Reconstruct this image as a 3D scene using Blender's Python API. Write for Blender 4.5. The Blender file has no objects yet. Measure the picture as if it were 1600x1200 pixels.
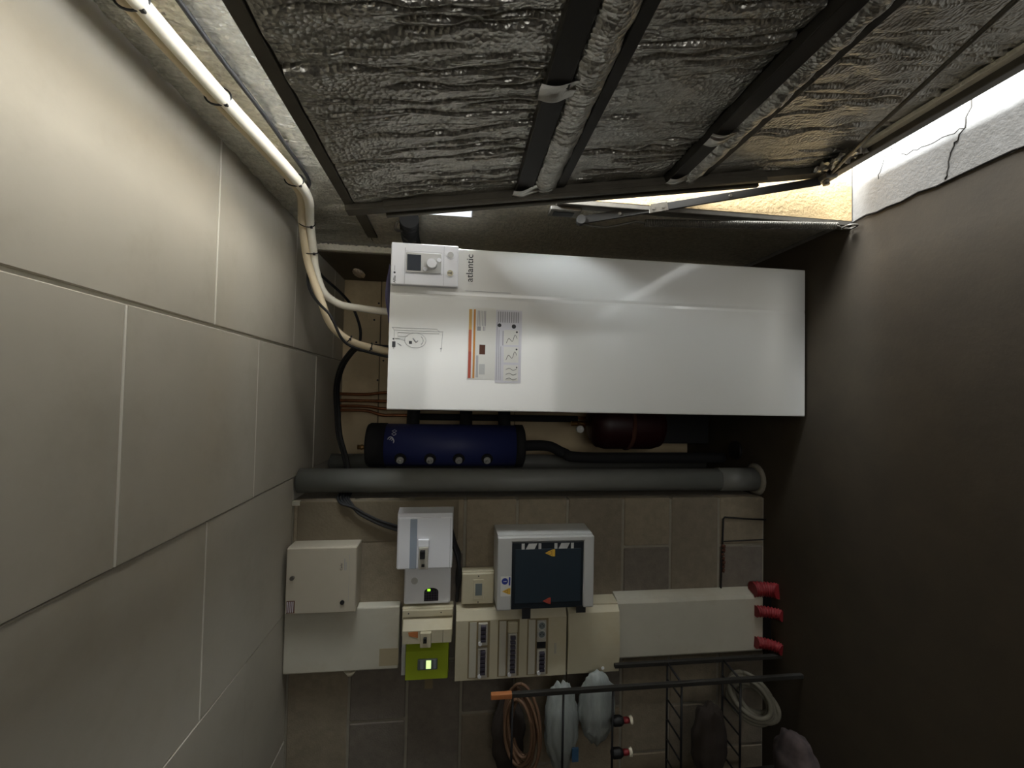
import bpy, bmesh, math, random
import numpy as np
from mathutils import Vector, Matrix
random.seed(7); rng = np.random.default_rng(7)
sc = bpy.context.scene
col = sc.collection

# ------------------------------------------------------------------ camera
CAMZ = 1.5686
pi_, ya, ro, FPX = .1236, .02592, .02426, 675.5
cp, sp, cy_, sy_ = math.cos(pi_), math.sin(pi_), math.cos(ya), math.sin(ya)
fw = Vector((sy_*cp, cy_*cp, -sp)); rt = Vector((cy_, -sy_, 0)); up = rt.cross(fw)
rt2 = rt*math.cos(ro)+up*math.sin(ro); up2 = -rt*math.sin(ro)+up*math.cos(ro)
cam = bpy.data.cameras.new('camera'); camo = bpy.data.objects.new('camera', cam); col.objects.link(camo)
cam.sensor_fit = 'HORIZONTAL'; cam.sensor_width = 36; cam.lens = FPX*36/1600; cam.clip_start = .02
X_, Y_, Z_ = -up2, rt2, -fw                 # the phone was held on its side: image right is down in the room
camo.matrix_world = Matrix(((X_.x, Y_.x, Z_.x, 0), (X_.y, Y_.y, Z_.y, 0), (X_.z, Y_.z, Z_.z, CAMZ), (0, 0, 0, 1)))
sc.camera = camo

# ------------------------------------------------------------------ world, light, exposure
wd = bpy.data.worlds.new('world'); sc.world = wd; wd.use_nodes = True
bg = wd.node_tree.nodes['Background']; bg.inputs[0].default_value = (.78, .88, 1, 1); bg.inputs[1].default_value = .6

def area(name, loc, target, sx, sy, power, color, spread=180):
    l = bpy.data.lights.new(name, 'AREA'); l.shape = 'RECTANGLE'; l.size = sx; l.size_y = sy; l.energy = power; l.color = color
    l.spread = math.radians(spread)
    o = bpy.data.objects.new(name, l); col.objects.link(o); o.location = loc
    o.rotation_euler = (Vector(target)-Vector(loc)).to_track_quat('-Z', 'Y').to_euler()
    return o
# daylight of the yard outside the garage door
area('daylight', (9.2, .3, 1.7), (.9, .3, 1.3), 6.5, 3.2, 4000, (.93, .97, 1))
# light thrown up by the sunlit yard
area('yard_glow', (5.1, .3, .03), (5.1, .3, 3), 7.0, 7.8, 980, (1, .97, .92))
# high open sky above the yard, falling on the outside of the door leaf
area('sky_light', (2.4, .3, 5.5), (.85, .3, .8), 7.0, 2.6, 5500, (.86, .93, 1))
# weak fill lamp added behind the photographer, no known source there
area('rear_fill', (.3, -1.8, 1.15), (.15, 2, 1.0), 1.0, 1.6, 4.0, (1, .98, .93), 120)
sc.view_settings.view_transform = 'Standard'; sc.view_settings.look = 'None'
sc.view_settings.gamma = 1; sc.view_settings.use_curve_mapping = False
sc.view_settings.exposure = .6
sc.cycles.max_bounces = 8; sc.cycles.diffuse_bounces = 5; sc.cycles.glossy_bounces = 4
sc.cycles.use_denoising = True; sc.cycles.sample_clamp_indirect = 30.0
sc.cycles.caustics_reflective = True; sc.cycles.blur_glossy = 1.0; sc.cycles.caustics_refractive = False

# ------------------------------------------------------------------ materials
def s2l(c):
    return tuple((v/12.92 if v <= .04045 else ((v+.055)/1.055)**2.4) for v in c)
def mat(name, rgb, rough=.6, metal=0., var=0., vscale=6., bump=0., bscale=120., spec=.5, stain=None, sscale=2.5, samt=.3, stretch=None, coat=0., emit=None):
    m = bpy.data.materials.new(name); m.use_nodes = True; nt = m.node_tree; N = nt.nodes; Lk = nt.links
    b = N['Principled BSDF']; c = (*s2l([v/255 for v in rgb]), 1)
    b.inputs['Base Color'].default_value = c; b.inputs['Roughness'].default_value = rough
    b.inputs['Metallic'].default_value = metal; b.inputs['Specular IOR Level'].default_value = spec
    if coat: b.inputs['Coat Weight'].default_value = coat; b.inputs['Coat Roughness'].default_value = .08
    if emit: b.inputs['Emission Color'].default_value = (*s2l([v/255 for v in emit[0]]), 1); b.inputs['Emission Strength'].default_value = emit[1]
    tc = N.new('ShaderNodeTexCoord'); vec = tc.outputs['Object']
    if stretch:
        mp = N.new('ShaderNodeMapping'); mp.inputs['Scale'].default_value = stretch; Lk.new(vec, mp.inputs[0]); vec = mp.outputs[0]
    last = None
    def noise(scale, detail=5, r=.6):
        n = N.new('ShaderNodeTexNoise'); n.inputs['Scale'].default_value = scale; n.inputs['Detail'].default_value = detail
        n.inputs['Roughness'].default_value = r; Lk.new(vec, n.inputs['Vector']); return n.outputs['Fac']
    if var:
        r = N.new('ShaderNodeValToRGB'); r.color_ramp.elements[0].position = .3; r.color_ramp.elements[1].position = .7
        r.color_ramp.elements[0].color = tuple(v*(1-var) for v in c[:3])+(1,)
        r.color_ramp.elements[1].color = tuple(min(1, v*(1+var)) for v in c[:3])+(1,)
        Lk.new(noise(vscale), r.inputs[0]); last = r.outputs[0]
    if stain:
        mx = N.new('ShaderNodeMix'); mx.data_type = 'RGBA'
        r2 = N.new('ShaderNodeValToRGB'); r2.color_ramp.elements[0].position = .5; r2.color_ramp.elements[1].position = .72
        r2.color_ramp.elements[1].color = (samt, samt, samt, 1)
        Lk.new(noise(sscale, 8, .65), r2.inputs[0]); Lk.new(r2.outputs[0], mx.inputs[0])
        if last: Lk.new(last, mx.inputs[6])
        else: mx.inputs[6].default_value = c
        mx.inputs[7].default_value = (*s2l([v/255 for v in stain]), 1); last = mx.outputs[2]
    if last: Lk.new(last, b.inputs['Base Color'])
    if bump:
        bp = N.new('ShaderNodeBump'); bp.inputs['Strength'].default_value = bump; bp.inputs['Distance'].default_value = .004
        Lk.new(noise(bscale, 4), bp.inputs['Height']); Lk.new(bp.outputs[0], b.inputs['Normal'])
    return m
M = {}
M['ceiling'] = mat('ceiling_board', (172, 166, 151), .75, var=.05, vscale=3, bump=.05, bscale=90, stain=(142, 132, 113), sscale=3.5, samt=.3)
M['joint'] = mat('joint_filler', (214, 210, 198), .9)
M['block'] = [mat('concrete_block_%d' % i, c, .95, var=.12, vscale=30, bump=.5, bscale=140) for i, c in enumerate([(134, 123, 104), (124, 114, 98), (112, 104, 94), (140, 128, 108)])]
M['mortar'] = mat('mortar', (140, 134, 120), .95, var=.1, vscale=20, bump=.5, bscale=90)
M['render'] = mat('cement_render', (112, 102, 84), .95, var=.1, vscale=8, bump=.4, bscale=70)
M['board'] = mat('wall_board', (218, 198, 160), .8, var=.08, vscale=4, bump=.1, bscale=40, stain=(150, 124, 90), sscale=3, samt=.45)
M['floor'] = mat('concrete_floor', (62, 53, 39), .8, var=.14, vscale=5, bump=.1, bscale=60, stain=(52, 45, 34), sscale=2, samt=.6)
M['ground'] = mat('yard_concrete', (124, 121, 116), .85, var=.1, vscale=7, bump=.35, bscale=90, stain=(96, 92, 84), sscale=4, samt=.6)
M['stucco'] = mat('stucco', (204, 176, 130), .95, var=.08, vscale=40, bump=1.0, bscale=70)
def foil_mat(name, rgb, rough, ridge_scale, ridge, grain, ramp=.12, metal=.8):
    m = mat(name, rgb, rough, metal, var=.22, vscale=60); nt = m.node_tree; N = nt.nodes; Lk = nt.links; b = N['Principled BSDF']
    tc = N.new('ShaderNodeTexCoord'); mp = N.new('ShaderNodeMapping'); mp.inputs['Scale'].default_value = ridge_scale; Lk.new(tc.outputs['Object'], mp.inputs[0])
    h = None
    for k, (sc_, wgt) in enumerate(((1., 1.), (2.3, .6))):
        n = N.new('ShaderNodeTexNoise'); n.inputs['Scale'].default_value = sc_; n.inputs['Detail'].default_value = 3; n.inputs['Distortion'].default_value = .35; Lk.new(mp.outputs[0], n.inputs['Vector'])
        a = N.new('ShaderNodeMath'); a.operation = 'SUBTRACT'; a.inputs[1].default_value = .5; Lk.new(n.outputs['Fac'], a.inputs[0])
        a2 = N.new('ShaderNodeMath'); a2.operation = 'ABSOLUTE'; Lk.new(a.outputs[0], a2.inputs[0])
        mr = N.new('ShaderNodeMapRange'); mr.inputs[1].default_value = 0; mr.inputs[2].default_value = ramp; mr.interpolation_type = 'SMOOTHSTEP'; mr.inputs[4].default_value = wgt; Lk.new(a2.outputs[0], mr.inputs[0])
        if h is None: h = mr.outputs[0]
        else:
            ad = N.new('ShaderNodeMath'); Lk.new(h, ad.inputs[0]); Lk.new(mr.outputs[0], ad.inputs[1]); h = ad.outputs[0]
    bp = N.new('ShaderNodeBump'); bp.inputs['Strength'].default_value = ridge; bp.inputs['Distance'].default_value = .004; Lk.new(h, bp.inputs['Height'])
    g_ = N.new('ShaderNodeTexVoronoi'); g_.inputs['Scale'].default_value = 105; Lk.new(tc.outputs['Object'], g_.inputs['Vector'])
    b2_ = N.new('ShaderNodeBump'); b2_.inputs['Strength'].default_value = grain; b2_.inputs['Distance'].default_value = .0035
    Lk.new(g_.outputs['Distance'], b2_.inputs['Height']); Lk.new(bp.outputs[0], b2_.inputs['Normal']); Lk.new(b2_.outputs[0], b.inputs['Normal'])
    return m
M['foil'] = foil_mat('foil', (186, 184, 177), .30, (1.6, 9, 1.2), .55, .8, .04)
M['lintel_foil'] = foil_mat('lintel_foil', (200, 198, 188), .42, (4, 16, 3), .9, 1.0, .09)  # lighter copy of the foil, light on the lintel put into its colour
M['pier_foil'] = foil_mat('pier_foil', (206, 200, 186), .6, (4, 6, 30), .3, .6)  # paler, duller foil copy, its tone carries the light on the pier
M['foil_weave'] = mat('foil_weave', (126, 123, 114), .36, 1., var=.25, vscale=160, bump=.7, bscale=330)
M['foil_tape'] = mat('foil_tape', (196, 194, 188), .3, 1., var=.1, vscale=30, bump=.5, bscale=60)
M['bar'] = mat('stiffener_steel', (52, 50, 46), .6, .4, var=.1, vscale=14)
M['steel'] = mat('dark_steel', (94, 89, 79), .55, .5, var=.15, vscale=14, bump=.1, bscale=60)
M['galv'] = mat('galvanised_steel', (112, 108, 100), .55, .7, var=.2, vscale=20)
M['white'] = mat('white_enamel', (222, 221, 215), .35, 0, spec=.5, coat=1)
M['whiteplastic'] = mat('white_plastic', (228, 229, 232), .4)
M['greyplastic'] = mat('light_grey_plastic', (184, 184, 180), .45)
M['boxwhite'] = mat('box_white', (196, 188, 172), .5, var=.04, vscale=5)
M['cream'] = mat('cream_plastic', (190, 182, 156), .5, var=.05, vscale=6, stain=(170, 150, 100), sscale=4, samt=.3)
M['panelboard'] = mat('white_board', (186, 182, 166), .6, var=.05, vscale=5, stain=(150, 132, 96), sscale=2.2, samt=.5)
M['metalbox'] = mat('painted_metal_box', (176, 168, 150), .5, var=.03, vscale=5)
M['black'] = mat('black_plastic', (20, 20, 21), .6)
M['staintape'] = mat('clear_tape_stain', (160, 148, 120), .6)
M['rubber'] = mat('black_foam', (28, 28, 30), .85, bump=.2, bscale=120)
M['screen'] = mat('lcd_screen', (62, 66, 72), .2)
M['lcd'] = mat('lcd_grey', (112, 120, 120), .3)
M['smoke'] = mat('smoked_panel', (30, 36, 41), .35)
M['insul'] = mat('white_pipe_sleeve', (232, 226, 208), .55, bump=.15, bscale=80)
M['copper'] = mat('copper', (160, 108, 76), .45, 1., var=.2, vscale=30)
M['brass'] = mat('brass', (190, 150, 100), .35, 1.)
M['blue'] = mat('blue_jacket', (44, 52, 104), .55)
M['red'] = mat('red_enamel', (48, 12, 15), .45)
M['redconduit'] = mat('red_conduit', (128, 32, 36), .5)
M['pvc'] = mat('grey_pvc', (112, 113, 108), .5, var=.06, vscale=8)
M['green'] = mat('green_plastic', (160, 178, 44), .45)
M['led'] = mat('green_led', (150, 240, 60), .4, emit=((150, 240, 50), 1.1))
M['meterlcd'] = mat('meter_display', (220, 255, 170), .4, emit=((215, 250, 160), .75))
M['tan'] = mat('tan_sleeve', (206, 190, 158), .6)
M['edge'] = mat('insulation_edge', (226, 218, 196), .9, var=.1, vscale=60, bump=.6, bscale=120)
M['ink'] = mat('ink', (50, 50, 52), .6)
M['inklight'] = mat('ink_light', (150, 150, 152), .6)
M['paper'] = mat('paper', (206, 204, 208), .6)
M['paperwhite'] = mat('paper_white', (216, 214, 206), .6)
M['orange'] = mat('print_orange', (196, 132, 58), .6)
M['redprint'] = mat('print_red', (176, 82, 62), .6)
M['yellow'] = mat('warning_yellow', (214, 170, 60), .6)
M['warnred'] = mat('warning_red', (178, 70, 52), .6)
M['blueprint'] = mat('print_blue', (40, 56, 140), .6)
M['violet'] = mat('violet_paper', (188, 184, 220), .6)
M['bag'] = mat('grey_plastic_bag', (150, 156, 152), .35, var=.2, vscale=16, bump=1.0, bscale=26, stretch=(.35, 1, 1.4))
M['bagblue'] = mat('blue_bag_print', (60, 96, 128), .5)
M['brown'] = mat('brown_cable', (112, 84, 62), .6)
M['wood'] = mat('orange_plastic_tip', (176, 110, 62), .6)
M['cord'] = mat('white_cord', (112, 108, 94), .7)
M['darkcloth'] = mat('dark_bundle', (48, 40, 34), .9)
M['rust'] = mat('rust', (84, 50, 36), .9)
M['foam'] = mat('expanding_foam', (206, 186, 160), .8, var=.2, vscale=30, bump=.8, bscale=60)
M['dirt'] = mat('tape_brown', (132, 118, 88), .7)
M['bare'] = mat('bare_dark_wall', (70, 62, 52), .95, var=.1)
M['clear'] = mat('breaker_cover', (176, 172, 160), .3)
M['bluegrey'] = mat('label_strip', (150, 160, 172), .35)

# ------------------------------------------------------------------ builders
class MB:
    def __init__(s): s.b = bmesh.new()
    def box(s, x0, x1, y0, y1, z0, z1, bev=0., seg=2, tf=None):
        b2 = bmesh.new(); bmesh.ops.create_cube(b2, size=1)
        for v in b2.verts: v.co = Vector((x0+(v.co.x+.5)*(x1-x0), y0+(v.co.y+.5)*(y1-y0), z0+(v.co.z+.5)*(z1-z0)))
        if bev: bmesh.ops.bevel(b2, geom=b2.edges[:], offset=bev, segments=seg, affect='EDGES', profile=.5)
        return s._merge(b2, tf)
    def _merge(s, b2, tf=None):
        if tf:
            for v in b2.verts: v.co = Vector(tf(*v.co))
        me = bpy.data.meshes.new('tmp'); b2.to_mesh(me); b2.free(); s.b.from_mesh(me); bpy.data.meshes.remove(me); return s
    def cyl(s, a, b, r, r2=None, n=20, caps=True):
        return s.tube([a, b], r, n, caps, r2)
    def tube(s, pts, r, n=10, caps=True, r2=None):
        pts = [Vector(p) for p in pts]; rings = []; nrm = None
        for i, p in enumerate(pts):
            t = (pts[min(i+1, len(pts)-1)]-pts[max(i-1, 0)]).normalized()
            if nrm is None:
                a = Vector((0, 0, 1)) if abs(t.z) < .9 else Vector((1, 0, 0)); nrm = t.cross(a).normalized()
            else: nrm = (nrm-t*nrm.dot(t)).normalized()
            bn = t.cross(nrm)
            rr = r[i] if isinstance(r, (list, tuple)) else (r if (r2 is None or i == 0) else r2)
            rings.append([s.b.verts.new(p+nrm*rr*math.cos(2*math.pi*k/n)+bn*rr*math.sin(2*math.pi*k/n)) for k in range(n)])
        for A, B in zip(rings, rings[1:]):
            for k in range(n):
                f = s.b.faces.new((A[k], A[(k+1) % n], B[(k+1) % n], B[k])); f.smooth = True
        if caps: s.b.faces.new(rings[0]); s.b.faces.new(list(reversed(rings[-1])))
        return s
    def prism(s, poly, axis, d0, d1):
        # polygon in the two other axes, extruded along axis
        def P(u, v, d): return {'x': (d, u, v), 'y': (u, d, v), 'z': (u, v, d)}[axis]
        A = [s.b.verts.new(P(u, v, d0)) for u, v in poly]; B = [s.b.verts.new(P(u, v, d1)) for u, v in poly]
        n = len(poly)
        for k in range(n): s.b.faces.new((A[k], A[(k+1) % n], B[(k+1) % n], B[k]))
        s.b.faces.new(A); s.b.faces.new(list(reversed(B))); return s
    def hexa(s, front, back):
        # four front corners and four back corners, same order
        A = [s.b.verts.new(p) for p in front]; B = [s.b.verts.new(p) for p in back]
        for k in range(4): s.b.faces.new((A[k], A[(k+1) % 4], B[(k+1) % 4], B[k]))
        s.b.faces.new(A); s.b.faces.new(list(reversed(B))); return s
    def grid(s, f, nu, nv):
        V = [[s.b.verts.new(f(i/nu, j/nv)) for j in range(nv+1)] for i in range(nu+1)]
        for i in range(nu):
            for j in range(nv):
                q = s.b.faces.new((V[i][j], V[i+1][j], V[i+1][j+1], V[i][j+1])); q.smooth = True
        return s
    def disc(s, c, nrm, r, th, n=20):
        c = Vector(c); nrm = Vector(nrm).normalized(); return s.cyl(c, c+nrm*th, r, n=n)
    def build(s, name, material, parent=None, loc=None, smooth=False):
        bmesh.ops.recalc_face_normals(s.b, faces=s.b.faces[:])
        me = bpy.data.meshes.new(name)
        off = Vector((0, 0, 0)); q = parent
        while q is not None: off += q.location; q = q.parent
        org = Vector(loc) if loc else Vector((0, 0, 0))
        if parent is None and loc: off = org
        for v in s.b.verts: v.co -= off
        s.b.to_mesh(me); s.b.free()
        if smooth:
            for p in me.polygons: p.use_smooth = True
        for m in (material if isinstance(material, (list, tuple)) else [material]): me.materials.append(m)
        o = bpy.data.objects.new(name, me); col.objects.link(o)
        if parent is not None: o.parent = parent
        elif loc: o.location = org
        return o
def tag(o, label=None, cat=None, group=None, kind=None):
    if label: o['label'] = label
    if cat: o['category'] = cat
    if group: o['group'] = group
    if kind: o['kind'] = kind
    return o
def thing(name, loc, label, cat, group=None):
    o = bpy.data.objects.new(name, None); col.objects.link(o); o.location = loc; o.empty_display_size = .05
    return tag(o, label, cat, group)
def struct(name, mb, m, parent=None):
    o = mb.build(name, m, parent)
    if parent is None: o['kind'] = 'structure'
    return o
def bx(name, m, parent, x0, x1, y0, y1, z0, z1, bev=0., seg=2):
    return MB().box(x0, x1, y0, y1, z0, z1, bev, seg).build(name, m, parent)
def smooth_path(pts, n=8):
    P = [Vector(p) for p in pts]; out = []
    for i in range(len(P)-1):
        p0, p1, p2, p3 = P[max(i-1, 0)], P[i], P[i+1], P[min(i+2, len(P)-1)]
        for k in range(n):
            t = k/n
            out.append(.5*((2*p1)+(p2-p0)*t+(2*p0-5*p1+4*p2-p3)*t*t+(3*p1-p0-3*p2+p3)*t**3))
    out.append(P[-1]); return out
_txt = {}
def text_part(s, size, x, z, y, m, parent, name='lettering', align='LEFT', extrude=.0006):
    cu = bpy.data.curves.new('t', 'FONT'); cu.body = s; cu.size = size; cu.align_x = align; cu.extrude = extrude
    o = bpy.data.objects.new('t', cu); col.objects.link(o)
    bpy.context.view_layer.update()
    me = bpy.data.meshes.new_from_object(o.evaluated_get(bpy.context.evaluated_depsgraph_get()))
    bpy.data.objects.remove(o); bpy.data.curves.remove(cu)
    mb = MB(); mb.b.from_mesh(me); bpy.data.meshes.remove(me)
    for v in mb.b.verts: v.co = Vector((x+v.co.x, y-v.co.z, z+v.co.y))
    return mb.build(name, m, parent)
def lines_part(name, m, parent, rows, y, th=.0008):
    # printed lines / small print: flat bars (x0,x1,z0,z1)
    mb = MB()
    for x0, x1, z0, z1 in rows: mb.box(x0, x1, y-th, y, z0, z1)
    o = mb.build(name, m, parent)
    if len(rows) > 1: o['kind'] = 'stuff'
    return o

# ------------------------------------------------------------------ room shell
CEIL = 2.29; WR = .755; NW = 2.05; RB = 2.80; NX = -.495; RX = .70
LEFT, REAR = -2.6, -2.2
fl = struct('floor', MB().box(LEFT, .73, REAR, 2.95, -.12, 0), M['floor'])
struct('ground', MB().box(.73, 9, -6, 8, -.16, -.005), M['ground'])
gd = bpy.data.objects['ground']
def crack(pts, w, par, m):
    mb = MB(); gq = np.random.default_rng(len(pts)); P = [Vector(p) for p in smooth_path(pts, 6)]
    P = [p+Vector((gq.uniform(-.006, .006), gq.uniform(-.006, .006), 0)) for p in P]
    return mb.tube(P, w, 5).build('crack', m, par)
M['crack'] = mat('crack_dirt', (44, 40, 34), .95)
crack([(.735, 1.22, -.0045), (.82, 1.20, -.0045), (.89, 1.16, -.0045), (1.02, 1.13, -.0045)], .0022, gd, M['crack'])
crack([(.88, 1.165, -.0045), (.885, 1.27, -.0045), (.90, 1.36, -.0045)], .0014, gd, M['crack'])
crack([(.86, 1.45, -.0045), (.93, 1.42, -.0045), (.95, 1.38, -.0045)], .0012, gd, M['crack'])
crack([(.7305, -1.2, .0005), (.7305, .4, .0005), (.7305, .9, .0005), (.7305, 1.3, .0005), (.7305, 1.55, .0005)], .0045, fl, M['crack'])
# ceiling slab and its boards
ce = struct('ceiling', MB().box(LEFT-.1, 1.05, REAR-.1, 3.0, CEIL+.012, CEIL+.16), M['joint'])
def ceil_board(x0, x1, y0, y1, dz=0.):
    MB().box(x0, x1, y0, y1, CEIL+dz, CEIL+.0125, .0025, 1).build('ceiling_board', M['ceiling'], ce)
strips = [(.190, .76, [-1.10, -.48, .12, .735, 1.38, 2.0, 2.6, 2.9]), (-.387, .180, [-1.48, -.86, -.24, .385, 1.03, 1.66, 2.30, 2.9]),
          (-.966, -.390, [-1.10, -.48, .14, .76, 1.38, 2.05]), (-1.54, -.967, [-1.48, -.86, -.24, .40, 1.03, 1.66, 2.05]),
          (-2.12, -1.543, [-1.10, -.48, .14, .76, 1.38, 2.05])]
for si, (x0, x1, ys) in enumerate(strips):
    for k in range(len(ys)-1):
        g = (.0022, .0022, .0010, .0005, .0005)[si]
        ceil_board(x0, x1, ys[k]+g, ys[k+1]-g, (-.004 if si == 1 else 0)+(.0014 if k % 2 else 0))
        if si < 3 and k: MB().box(x0+.002, x1-.002, ys[k]-g-.0004, ys[k]+g+.0004, CEIL-(.0036 if si == 1 else -.0004), CEIL+.0125).build('joint_strip', M['joint'], ce)
# near wall of concrete blocks
wb = struct('wall_back', MB().box(LEFT, NX-.006, NW+.004, 2.95, 0, CEIL+.012), M['mortar'])
zs = [0, .247, .505, .75, 1.03, 1.275, 1.522, 1.767, 2.023, CEIL]
for r in range(9):
    x = NX; first = True
    while x > LEFT+.05:
        w = .50 if not (first and r % 2 == 0) else .245
        if first and r == 2: w = .235
        w += random.uniform(-.012, .012); first = False
        x1 = max(x-w, LEFT)
        MB().box(x1+.006, x-.006 if x < NX else x, NW-random.uniform(0, .003), NW+.06, zs[r]+.006, zs[r+1]-.006, .004, 1).build('block', random.choice(M['block']), wb)
        x = x1
# cement patches at the corner of the block wall
MB().box(NX-.19, NX+.001, NW-.004, NW+.03, 1.55, 2.27, .006).build('render_patch', M['render'], wb)
# recess
wr = struct('wall_recess', MB().box(NX-.02, RX+.02, RB+.015, 2.95, 0, CEIL+.012), M['render'])
for a, b in ((2.066, CEIL), (1.2, 2.062), (.0, 1.196)):
    MB().box(NX, RX, RB, RB+.016, a+.001, b-.001, .001, 1).build('wall_panel', M['board'], wr)
mb = MB()
for x, z in ((.561, 2.078), (.314, 2.087), (.076, 2.072), (.455, 2.103), (.2, 2.04), (.42, 1.95)): mb.disc((x, RB-.001, z), (0, -1, 0), .006, .002, 10)
mb.build('screw_head', M['ink'], wr)['kind'] = 'stuff'
# right wall: pier beyond the door, lintel, pier before the door; deeper return beside the heat pump
DY0, DY1, LZ = -1.25, 1.555, 2.0
rw = MB(); 
SLZ0, SLZ1, SLY0, SLY1 = 1.527, 1.72, 1.71, 1.80          # slot cut right through the pier
rw.box(WR, 1.0, DY1+.02, SLY0, 0, CEIL); rw.box(WR, 1.0, SLY1, 2.25, 0, CEIL)
rw.box(WR, 1.0, SLY0, SLY1, 0, SLZ0); rw.box(WR, 1.0, SLY0, SLY1, SLZ1, CEIL)
rw.box(WR, 1.0, DY0, DY1+.02, LZ, CEIL); rw.box(WR, 1.0, REAR, DY0, 0, CEIL)
rw.box(RX, 1.0, 2.25, 2.95, 0, CEIL)
rwo = struct('wall_right', rw, M['render'])
MB().box(WR-.02, 1.0, DY1, DY1+.02, .0, LZ).build('stucco_reveal', M['stucco'], rwo)
struct('wall_left', MB().box(LEFT-.1, LEFT, REAR, 2.95, 0, CEIL+.012), M['bare'])
struct('wall_rear', MB().box(LEFT, 1.0, REAR-.1, REAR, 0, CEIL+.012), M['bare'])

# ------------------------------------------------------------------ foil
def crinkle(nu, nv, du, dv, ncrease, seed, depth=.005, along='v', fluff=.0025, broken=.6):
    """height field nu x nv over du x dv metres; creases run along v"""
    g = np.random.default_rng(seed)
    U, V = np.meshgrid(np.linspace(0, du, nu), np.linspace(0, dv, nv), indexing='ij')
    H = np.zeros_like(U)
    for k in range(40):
        a = g.uniform(-1, 1, 2); a /= np.linalg.norm(a); fr = g.uniform(20, 130); H += fluff/5*np.sin(fr*(a[0]*U+a[1]*V*.45)+g.uniform(0, 6.3))
    for k in range(ncrease):
        c = g.uniform(0, du); L = dv*g.uniform(.15, 1) if g.uniform() < broken else dv*1.2; v0 = g.uniform(-.2*dv, dv-.4*L)
        w = g.uniform(.0025, .0055); d = depth*g.uniform(.3, 1)
        path = c+g.uniform(-.06, .06)*(V-v0)+.006*np.sin(V*g.uniform(6, 20)+g.uniform(0, 6))+.003*np.sin(V*g.uniform(30, 60)+g.uniform(0, 6))
        env = np.clip((V-v0)/.05, 0, 1)*np.clip((v0+L-V)/.05, 0, 1)
        x = U-path
        H += env*d*(-np.exp(-(x/w)**2)+.5*np.exp(-((x-2.2*w)/(2*w))**2))
    return H
def foil_sheet(name, m, parent, fpos, nu, nv, du, dv, ncrease, seed, **kw):
    H = crinkle(nu+1, nv+1, du, dv, ncrease, seed, **kw)
    return MB().grid(lambda a, b: fpos(a*du, b*dv, H[int(round(a*nu)), int(round(b*nv))]), nu, nv).build(name, m, parent)

# foil lining of the wall above and beside the door
ins = thing('foil_insulation', (WR, 1.8, 1.2), 'crinkled foil insulation lining the wall above and beside the garage door', 'insulation')
foil_sheet('lintel_foil', M['lintel_foil'], ins, lambda u, v, h: (WR-.012-h, u, CEIL-.004-v), 220, 34, 2.25, CEIL-.008-LZ, 110, 3, depth=.004, fluff=.002)
def pier(u, v, h):
    return (WR-.011-h*.6, 1.575+u, LZ-v)
# pier foil, cut around the slot
for nm, y0, y1, z0, z1, sd in (('pier_foil', 1.575, SLY0, .01, LZ, 5), ('pier_foil', SLY1, 2.22, .01, LZ, 6), ('pier_foil', SLY0, SLY1, .01, SLZ0, 7), ('pier_foil', SLY0, SLY1, SLZ1, LZ, 8)):
    foil_sheet(nm, M['pier_foil'], ins, lambda u, v, h, y0=y0, z1=z1: (WR-.011-h*.5, y0+u, z1-v), 24, 90, y1-y0, z1-z0, 6, sd, depth=.002, fluff=.001)
# crumpled foil edge along the corner and board edge beyond
g = np.random.default_rng(4)
nn = 260
Hs = g.uniform(-.006, .006, (nn+1, 5))
MB().grid(lambda a, b: (WR-.002-.02*math.sin(b*math.pi)+Hs[int(round(a*nn)), int(round(b*4))], 2.215+.03*b, CEIL-.01-a*1.75), nn, 4).build('foil_edge', M['foil_tape'], ins)
bx('board_edge', M['edge'], ins, RX+.005, WR, 2.238, 2.262, 0.02, CEIL-.003, .004)
# galvanised slot liner
mb = MB()
mb.box(WR-.016, .99, SLY0, SLY0+.004, SLZ0, SLZ1); mb.box(WR-.016, .99, SLY1-.004, SLY1, SLZ0, SLZ1)
mb.box(WR-.016, .99, SLY0, SLY1, SLZ0, SLZ0+.004); mb.box(WR-.016, .99, SLY0, SLY1, SLZ1-.004, SLZ1)
tag(mb.build('slot_liner', M['whiteplastic']), 'narrow bright slot through the foil-lined pier beside the heat pump', 'slot')

# ------------------------------------------------------------------ garage door leaf, tilted outwards
T = Vector((.155, 0, -.988)); Nn = Vector((-.988, 0, -.155)); O = Vector((.62, 0, 1.953)); LY = 1.50; LS = 1.825
def Lf(y, s, n): return O+T*s+Nn*n+Vector((0, y, 0))
def lbox(mb, y0, y1, s0, s1, n0, n1, bev=0.):
    return mb.box(y0, y1, s0, s1, n0, n1, bev, 2, tf=lambda a, b, c: Lf(a, b, c))
door = bpy.data.objects.new('door_1', None); col.objects.link(door); door.location = (.62, .15, .15); door['kind'] = 'structure'
YB = -1.2
lbox(MB(), YB, LY-.005, 0, LS, -.012, -.006).build('door_sheet', M['steel'], door)
lbox(MB(), YB, LY-.005, 0, LS, -.017, -.0125).build('bounce_panel', M['whiteplastic'], door)  # unseen white layer, added to bounce daylight onto the ceiling edge
def leaf_foil(name, s0, s1, seed, nc, n0=.004, y0=.25, y1=1.445, depth=.010, m=None):
    return foil_sheet(name, m or M['foil'], door, lambda u, v, h: Lf(y0+u, s0+v, n0+h), int((y1-y0)/.0032), max(8, int((s1-s0)/.010)), y1-y0, s1-s0, nc, seed, depth=depth)
leaf_foil('foil_panel', .035, .56, 11, 42, n0=.012)
leaf_foil('foil_panel', .745, 1.10, 12, 40)
leaf_foil('foil_panel', 1.265, 1.79, 13, 55)
lbox(MB(), YB, .25, .03, 1.79, -.006, .004).build('rear_foil', M['foil'], door)
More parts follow.
